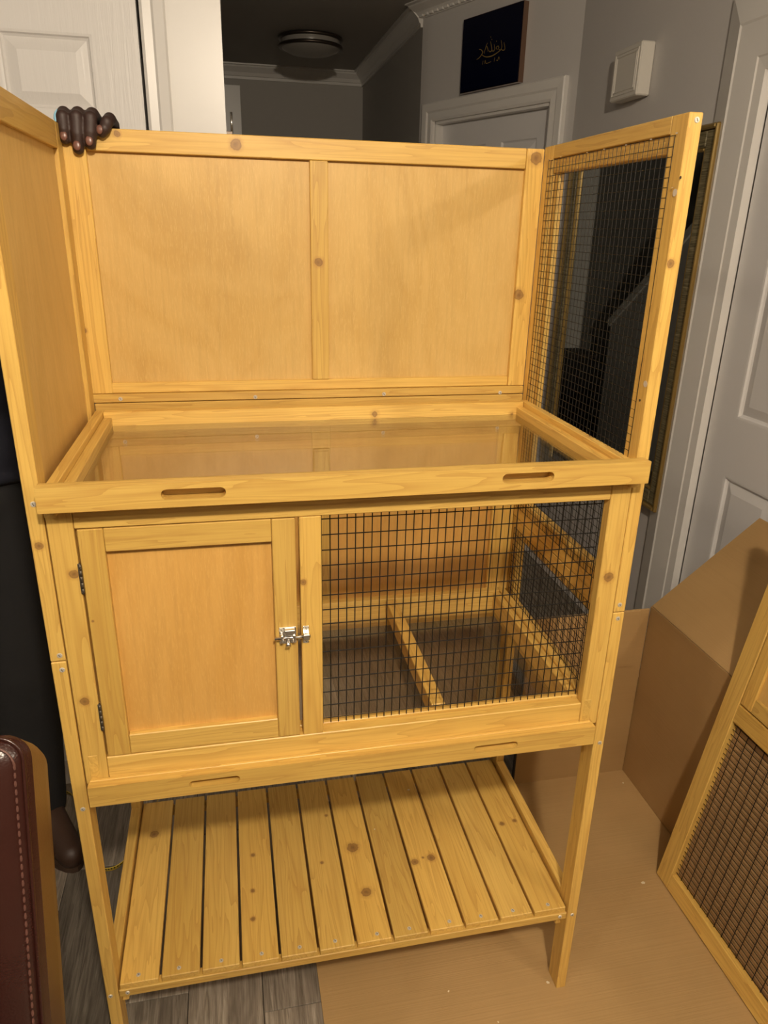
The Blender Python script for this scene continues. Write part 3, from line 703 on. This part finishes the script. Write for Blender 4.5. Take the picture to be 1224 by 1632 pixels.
strokes = [
 ([(345, 828), (370, 815), (400, 785), (425, 745), (430, 720), (405, 690), (378, 688)], 7),
 ([(420, 765), (470, 792), (540, 785), (600, 757), (650, 722), (690, 690)], 7),
 ([(455, 748), (452, 720), (470, 680), (485, 625), (500, 600)], 6), ([(500, 720), (505, 690), (485, 640), (470, 660)], 5),
 ([(540, 575), (552, 640), (558, 700), (530, 722), (515, 700)], 6), ([(590, 612), (600, 680), (580, 712), (560, 705)], 6),
 ([(625, 690), (622, 660), (645, 640), (655, 665), (635, 690)], 5), ([(688, 560), (698, 650), (680, 695), (655, 690)], 6),
 ([(728, 590), (740, 680), (715, 700), (690, 690)], 6), ([(540, 520), (546, 512)], 8), ([(556, 552), (562, 546)], 7), ([(622, 578), (628, 572)], 7),
 ([(425, 905), (437, 845)], 5), ([(455, 892), (466, 842), (480, 885), (550, 855)], 5), ([(588, 862), (602, 800)], 5), ([(620, 835), (640, 842), (655, 792), (668, 832)], 5)]
for st, wd in strokes:
    pts = []
    for a, b in st:
        q = on_a(720+a/8.743, b/8.743, th+.0008)
        pts.append(q)
    sm = []
    for i in range(len(pts)-1):
        p0, p1, p2, p3 = pts[max(i-1, 0)], pts[i], pts[i+1], pts[min(i+2, len(pts)-1)]
        for k in range(4):
            t_ = k/4; sm.append(.5*((2*p1)+(p2-p0)*t_+(2*p0-5*p1+4*p2-p3)*t_*t_+(3*p1-p0-3*p2+p3)*t_**3))
    sm.append(pts[-1])
    bm = bmesh.new(); n_ = len(sm); hw = wd*.00026; c_ = sm[0].copy(); prev = None
    for i, p in enumerate(sm):
        d = (sm[min(i+1, n_-1)]-sm[max(i-1, 0)]).normalized(); s_ = d.cross(AN).normalized()*(hw*(.55+.6*math.sin(PI*(i+.5)/n_)))
        pr = (bm.verts.new(p+s_-c_), bm.verts.new(p-s_-c_))
        if prev: bm.faces.new((prev[0], prev[1], pr[1], pr[0]))
        prev = pr
    link('script_stroke', to_mesh(bm, 'script_stroke'), GOLDINK, pc, c_)

# ------------------------------------------------------------------ hallway ceiling lamp
lp = at_z(495, 72, ZC-.04)
fx = empty('ceiling_light', (lp.x, lp.y, ZC), 'unlit flush ceiling light with dark metal rings in the hallway', 'ceiling light')
def lathe(name, prof, mat, parent, loc, seg=40):
    bm = bmesh.new(); rg = []
    for r, z in prof: rg.append([bm.verts.new((r*math.cos(2*PI*k/seg), r*math.sin(2*PI*k/seg), z)) for k in range(seg)] if r > 1e-5 else [bm.verts.new((0, 0, z))])
    for a, b in zip(rg, rg[1:]):
        for k in range(seg):
            q = [a[k % len(a)], a[(k+1) % len(a)], b[(k+1) % len(b)], b[k % len(b)]]; q = list(dict.fromkeys(q))
            if len(q) > 2: bm.faces.new(q)
    return link(name, to_mesh(bm, name), mat, parent, loc, True)
lathe('glass_shade', [(.168, -.02), (.172, -.05), (.165, -.062), (.12, -.082), (.06, -.092), (0, -.095)], FROST, fx, (lp.x, lp.y, ZC))
for z0 in (-.004, -.045):
    lathe('metal_ring', [(.150, z0), (.182, z0), (.186, z0-.008), (.182, z0-.016), (.166, z0-.016)], BRONZE, fx, (lp.x, lp.y, ZC))

# ------------------------------------------------------------------ dark cabinet at the stair foot (seen in the mirror)
cbn = empty('shoe_cabinet', (.42, 4.45, 0), 'low black cabinet at the foot of the stairs seen in the mirror', 'cabinet')
box('body', .33, .62, 4.22, 4.78, .03, .62, EBONY, cbn, .004); box('top', .32, .63, 4.21, 4.79, .62, .645, STAIRB, cbn, .003)
box('foot', .34, .37, 4.24, 4.27, 0, .03, EBONY, cbn); box('foot', .58, .61, 4.24, 4.27, 0, .03, EBONY, cbn)
box('foot', .34, .37, 4.73, 4.76, 0, .03, EBONY, cbn); box('foot', .58, .61, 4.73, 4.76, 0, .03, EBONY, cbn)

# ------------------------------------------------------------------ leather chair
tilt = math.radians(18)
chx, chy = .0525, -.305      # upper right front corner of the back
chr_ = empty('leather_chair', (-.16, -.55, 0), 'dark oxblood leather dining chair with tan side panels and stitched edge', 'chair')
def rounded_rect(x0, x1, z0, z1, r, n=7):
    pts = []
    for cx_, cz_, a0 in ((x1-r, z1-r, 0), (x0+r, z1-r, PI/2)):
        pts += [(cx_+r*math.cos(a0+PI/2*i/n), cz_+r*math.sin(a0+PI/2*i/n)) for i in range(n+1)]
    return pts+[(x0, z0), (x1, z0)]
BH, BT, BWd = .56, .075, .46
Ub = Vector((1, 0, 0)); Vb = Vector((0, math.sin(tilt), math.cos(tilt))); Nb = Vector((0, math.cos(tilt), -math.sin(tilt)))
O_b = Vector((chx-BWd, chy, 1.012))-Vb*BH
def back_shell(name, mat, ring_from, ring_to, parent, fill):
    """the padded back as rings from its front face over a soft edge to its rear"""
    bm = bmesh.new(); rings = []
    prof = [(.075, -.016), (.045, -.014), (.020, -.008), (.006, .000), (.0, .012), (.0, .045), (.002, .062), (.010, .072), (.03, .075)]
    for ins, n_ in prof[ring_from:ring_to]:
        n_ = n_*1.2 if n_ > .013 else n_
        rr = rounded_rect(ins, BWd-ins, -.12, BH-ins, max(.026-ins*.3, .008))
        rings.append([bm.verts.new(Ub*a+Vb*(b-(max(n_, 0)*.5 if b > .2 else 0))+Nb*n_) for a, b in rr])
    for a, b in zip(rings, rings[1:]):
        for i in range(len(a)): j = (i+1) % len(a); bm.faces.new((a[i], a[j], b[j], b[i]))
    if fill: bm.faces.new(rings[0])
    else: bm.faces.new(rings[-1][::-1])
    me = to_mesh(bm, name); o_ = link(name, me, mat, parent, O_b, True)
    if not fill:
        me.materials.append(LEATH)
        for f in me.polygons:
            if abs(f.normal.x) < .55: f.material_index = 1
    return o_
bf = back_shell('backrest', LEATH, 0, 5, chr_, True)
bs = back_shell('side_gusset', LEATHS, 4, 9, bf, False)
# stitches along the edge
rr = rounded_rect(.012, BWd-.012, -.11, BH-.012, .022, 9); rr = rr+rr[:1]; stp = []
for i in range(len(rr)-1):
    a, b = Vector(rr[i]), Vector(rr[i+1]); L = (b-a).length; m_ = max(1, int(L/.0085))
    for k in range(m_): stp.append((a.lerp(b, k/m_), (b-a).normalized()))
bm = bmesh.new()
for p, d in stp:
    q = Ub*p.x+Vb*p.y-Nb*.0062; e = (Ub*d.x+Vb*d.y)*.0028
    bm_tube(bm, [q-e, q, q+e], [.0009, .0013, .0009], 5)
o = link('stitching', to_mesh(bm, 'stitching'), STITCH, bf, O_b); o['kind'] = 'stuff'
rr2 = rounded_rect(.005, BWd-.005, -.11, BH-.005, .025, 9)
tube('piping', [O_b+Ub*a+Vb*b-Nb*.0005 for a, b in (rr2[-1:]+rr2[:-1])], .0022, LEATH, bf, 6)
sb = O_b-Vb*.08
boxes('seat', [(chx-BWd-.01, chx+.01, sb.y-.46, sb.y+.05, .40, .485)], LEATH, chr_, .02)
for a in (chx-BWd+.02, chx-.02):
    tube('leg', [(a, sb.y+.03, .40), (a, sb.y+.06, 0)], [.022, .016], EBONY, chr_, 8); tube('leg', [(a, sb.y-.42, .40), (a, sb.y-.44, 0)], [.022, .016], EBONY, chr_, 8)

# ------------------------------------------------------------------ white boxes and measuring tape
wb = at_z(105, 1250, 0)
z0 = 0
for i, (h, dx, dy, c_) in enumerate(((.085, 0, 0, 'lowest'), (.045, .006, .01, 'middle'), (.10, -.012, .02, 'topmost'))):
    pb = empty('paper_box', (wb.x-.10+dx, wb.y+.12+dy, z0), {'lowest': 'flat white box at the bottom of the pile behind the hutch', 'middle': 'thin white box sandwiched in the pile behind the hutch', 'topmost': 'deep white box on top of the pile behind the hutch'}[c_], 'box')
    xa, ya = wb.x-.10+dx, wb.y+.12+dy
    box('body', xa-.14, xa+.20, ya-.12, ya+.12, z0, z0+h*.72, PAPER, pb, .002); box('lid', xa-.143, xa+.203, ya-.123, ya+.123, z0+h*.72, z0+h, PAPER, pb, .002)
    z0 += h
mt = empty('measuring_tape', at_z(112, 1275, 0), 'loose yellow measuring tape with black marks curling on the floor', 'tape measure')
t0, t1 = at_z(98, 1262, .04), at_z(130, 1282, .012); t2, t3 = at_z(163, 1386, .012), at_z(196, 1374, .012)
ctrl = [t0+Vector((-.10, -.02, -.02)), t0, t1, at_z(150, 1325, .011), at_z(152, 1370, .011), t2, t3, Vector((-.01, .62, .010)), Vector((.02, .72, .01))]
sm = []
for i in range(len(ctrl)-1):
    p0, p1, p2, p3 = ctrl[max(i-1, 0)], ctrl[i], ctrl[i+1], ctrl[min(i+2, len(ctrl)-1)]
    for k in range(8):
        t_ = k/8; sm.append(.5*((2*p1)+(p2-p0)*t_+(2*p0-5*p1+4*p2-p3)*t_*t_+(3*p1-p0-3*p2+p3)*t_**3))
bm = bmesh.new(); bmk = bmesh.new(); prev = None; cT_ = WLOC[mt]
for i, p in enumerate(sm):
    p = p.copy(); p.z = max(p.z, .011)
    d = (sm[min(i+1, len(sm)-1)]-sm[max(i-1, 0)]).normalized(); up = Vector((0, 0, 1)); s_ = d.cross(up).normalized()
    wv = (up*.9+s_*.45).normalized()*.010; nn = d.cross(wv).normalized()*.0006
    ring = [bm.verts.new(p-cT_+q) for q in (wv+nn, -wv+nn, -wv-nn, wv-nn)]
    if prev:
        for k in range(4): bm.faces.new((prev[k], prev[(k+1) % 4], ring[(k+1) % 4], ring[k]))
    prev = ring
    if i % 1 == 0:
        for sg in (1, -1):
            q0 = p-cT_+nn*sg*1.5; vs = [bmk.verts.new(q0+d*a+wv*b) for a, b in ((-.0018, .95), (.0018, .95), (.0018, .0), (-.0018, .0))]; bmk.faces.new(vs)
tp = link('tape', to_mesh(bm, 'tape'), YELLOW, mt, cT_)
link('printed_marks', to_mesh(bmk, 'printed_marks'), INK, tp, cT_)

# ------------------------------------------------------------------ person
def remeshed(name, parts, voxel, mat, parent=None, loc=(0, 0, 0), smooth_it=4):
    """parts: tubes (points, radii) or ellipsoids (centre, (rx,ry,rz)); one continuous skin"""
    bm = bmesh.new(); c = Vector(loc)
    for kind, a, b in parts:
        if kind == 't':
            bm_tube(bm, [Vector(p)-c for p in a], b, 14)
            rr_ = [b]*len(a) if isinstance(b, (int, float)) else b
            for p, r in zip(a, rr_):
                g = bmesh.ops.create_uvsphere(bm, u_segments=14, v_segments=10, radius=r); bmesh.ops.translate(bm, verts=g['verts'], vec=Vector(p)-c)
        else:
            g = bmesh.ops.create_uvsphere(bm, u_segments=22, v_segments=14, radius=1); bmesh.ops.scale(bm, vec=b, verts=g['verts']); bmesh.ops.translate(bm, verts=g['verts'], vec=Vector(a)-c)
    me = to_mesh(bm, name+'_base'); ob = bpy.data.objects.new(name+'_base', me); COL.objects.link(ob)
    m1 = ob.modifiers.new('r', 'REMESH'); m1.mode = 'VOXEL'; m1.voxel_size = voxel
    m2 = ob.modifiers.new('s', 'SMOOTH'); m2.factor = .5; m2.iterations = smooth_it
    dg = bpy.context.evaluated_depsgraph_get(); res = bpy.data.meshes.new_from_object(ob.evaluated_get(dg)); res.name = name
    bpy.data.objects.remove(ob); bpy.data.meshes.remove(me); res.materials.clear()
    return res
BX, BY = -.315, .72            # person stands left of the hutch, facing the camera and a little to the hutch
zS = 1.43
hand = []
FING = [((.0265, .0106), (.0275, 1.620)), ((.0490, .0112), (.0465, 1.606)), ((.0715, .0110), (.0665, 1.614)), ((.0985, .0102), (.0865, 1.632))]
wrist = Vector((.035, .575, 1.505)); elbow = Vector((-.015, .74, 1.285)); shoulder = Vector((BX+.185, BY-.02, zS))
arm = [('t', [shoulder, elbow], [.052, .042]), ('t', [elbow, wrist], [.042, .027]), ('e', (.055, .545, 1.565), (.043, .018, .052)), ('t', [wrist, (.055, .55, 1.56)], [.027, .026])]
nails = []
for i, ((x0, r), (xt, zt_)) in enumerate(FING):
    ztop = 1.6615 if i < 3 else 1.656
    yfr = DB-.001-r*.93
    arm.append(('t', [(x0*.9+.006, .545, 1.600), (x0, .515, ztop-.003), (x0, .478, ztop+.001), (x0*.75+xt*.25, yfr+.004, ztop-.006), (x0*.4+xt*.6, yfr-.0005, (ztop+zt_)/2-.004), (xt, yfr+.001, zt_+r*.2)], [r*1.08, r*1.06, r*1.04, r, r*.95, r*.82]))
    nails.append((xt, yfr, zt_, r, i))
arm.append(('t', [(.035, .54, 1.535), (.005, .515, 1.560), (-.008, .503, 1.592)], [.016, .013, .0105]))
body = [('e', (BX, BY, 1.02), (.165, .11, .17)), ('e', (BX, BY, 1.25), (.165, .10, .22)), ('e', (BX, BY, 1.38), (.185, .085, .08)), ('t', [(BX, BY, 1.42), (BX, BY-.01, 1.55)], [.058, .052]),
        ('e', (BX, BY-.02, 1.655), (.075, .095, .118)), ('e', (BX, BY-.05, 1.60), (.055, .06, .06)), ('e', (BX, BY-.117, 1.64), (.014, .018, .024)), ('e', (BX-.076, BY-.01, 1.65), (.012, .02, .03)), ('e', (BX+.076, BY-.01, 1.65), (.012, .02, .03)),
        ('e', (BX, BY-.105, 1.602), (.026, .012, .010)), ('e', (BX, BY-.10, 1.672), (.05, .018, .010)),
        ('t', [(BX-.09, BY, .95), (BX-.10, BY-.02, .50), (BX-.10, BY, .08)], [.085, .058, .042]), ('t', [(BX+.08, BY, .95), (BX+.065, BY-.06, .50), (BX+.045, BY-.05, .08)], [.085, .058, .042]),
        ('t', [(BX-.185, BY, zS), (BX-.23, BY+.02, 1.15), (BX-.22, BY-.05, .92)], [.05, .042, .028]), ('e', (BX-.22, BY-.06, .85), (.018, .035, .06))]
for k in range(4): body.append(('t', [(BX-.22, BY-.09+k*.02, .81), (BX-.215, BY-.092+k*.02, .765-.01*(k in (1, 2))), (BX-.205, BY-.092+k*.02, .735-.012*(k in (1, 2)))], [.0095, .009, .0078]))
body.append(('t', [(BX-.21, BY-.095, .86), (BX-.195, BY-.115, .83), (BX-.19, BY-.12, .80)], [.011, .0105, .009]))
pl_ = (BX, BY, 0)
m_arm = remeshed('arm', arm, .0019, SKIN, loc=pl_, smooth_it=2)
m_body = remeshed('body', body, .009, SKIN, loc=pl_, smooth_it=5)
bm = bmesh.new(); bm.from_mesh(m_body); bm.from_mesh(m_arm); me = to_mesh(bm, 'person')
person = link('person', me, SKIN, None, pl_, True)
tag(person, 'person in navy shirt and black trousers standing behind hutch, one hand gripping its back panel', 'person')
for xt, yfr, zt_, r, i in nails:
    bm = bmesh.new(); g = bmesh.ops.create_uvsphere(bm, u_segments=12, v_segments=8, radius=1); bmesh.ops.scale(bm, vec=(r*.55, .0020, r*.70), verts=bm.verts[:])
    o = link('fingernail', to_mesh(bm, 'fingernail'), NAIL, person, (xt-(.0025 if i == 3 else .0004), yfr-r*.80, zt_+r*.55), True); o.rotation_euler = (-.10, 0, (.0, 0, 0, -.35)[i])
bm = bmesh.new(); bm_tube(bm, [Vector((.0125*math.cos(a)*1.06, .0, .0125*math.sin(a)*1.06)) for a in [2*PI*k/20 for k in range(21)]], .0035, 8, False)
o = link('finger_band', to_mesh(bm, 'finger_band'), PALEBLUE, person, (.0225, .498, 1.657), True)
shirt = [('e', (BX, BY, 1.03), (.190, .135, .12)), ('e', (BX, BY, 1.25), (.185, .120, .23)), ('e', (BX, BY, 1.385), (.205, .10, .075)), ('t', [shoulder, shoulder.lerp(elbow, .92)], [.066, .058]), ('t', [(BX-.185, BY, zS), (BX-.225, BY+.015, 1.20)], [.064, .056]),
         ('t', [(BX, BY, 1.05), (BX, BY, .985)], [.12, .12]), ('e', (BX, BY, .985), (.200, .140, .03))]
ms = remeshed('shirt', shirt, .010, NAVYC, loc=pl_, smooth_it=4); link('shirt', ms, NAVYC, person, pl_, True)
tr = [('e', (BX, BY, .93), (.178, .125, .10)), ('t', [(BX-.09, BY, .92), (BX-.095, BY-.02, .50), (BX-.095, BY, .075)], [.102, .096, .088]), ('t', [(BX+.08, BY, .92), (BX+.065, BY-.06, .50), (BX+.045, BY-.05, .085)], [.100, .082, .066])]
mt_ = remeshed('trousers', tr, .010, BLACKC, loc=pl_, smooth_it=3); link('trousers', mt_, BLACKC, person, pl_, True)
for sx, yaw in ((-.095, 0), (.045, .6)):
    ax, ay = BX+sx, BY-(.05 if sx > 0 else 0); dv = Vector((math.sin(yaw), -math.cos(yaw), 0))
    A = Vector((ax, ay, .05))
    sp = [('t', [A-dv*.05, A+dv*.02+Vector((0, 0, .02)), A+dv*.10+Vector((0, 0, -.004)), A+dv*.175+Vector((0, 0, -.012))], [.044, .046, .040, .032])]
    m_ = remeshed('shoe', sp, .006, SHOE, loc=pl_, smooth_it=2)
    for v in m_.vertices: v.co.z = max(v.co.z, .014)
    so = link('shoe', m_, SHOE, person, pl_, True)
    bm = bmesh.new(); g = bmesh.ops.create_cone(bm, cap_ends=True, segments=24, radius1=1, radius2=1, depth=.014); bmesh.ops.scale(bm, vec=(.047, .140, 1), verts=bm.verts[:])
    q = link('sole', to_mesh(bm, 'sole'), SOLE, so, A+dv*.06+Vector((0, 0, -.043)))
    q.rotation_euler.z = math.atan2(dv.y, dv.x)+PI/2
hr = remeshed('hair', [('e', (BX, BY+.002, 1.695), (.080, .098, .088)), ('e', (BX, BY+.03, 1.66), (.078, .075, .09))], .009, HAIR, loc=pl_, smooth_it=2); link('hair', hr, HAIR, person, pl_, True)
for s in (-1, 1):
    bm = bmesh.new(); bmesh.ops.create_uvsphere(bm, u_segments=12, v_segments=8, radius=.0115); link('eye', to_mesh(bm, 'eye'), PAPER, person, (BX+s*.030, BY-.101, 1.655), True)
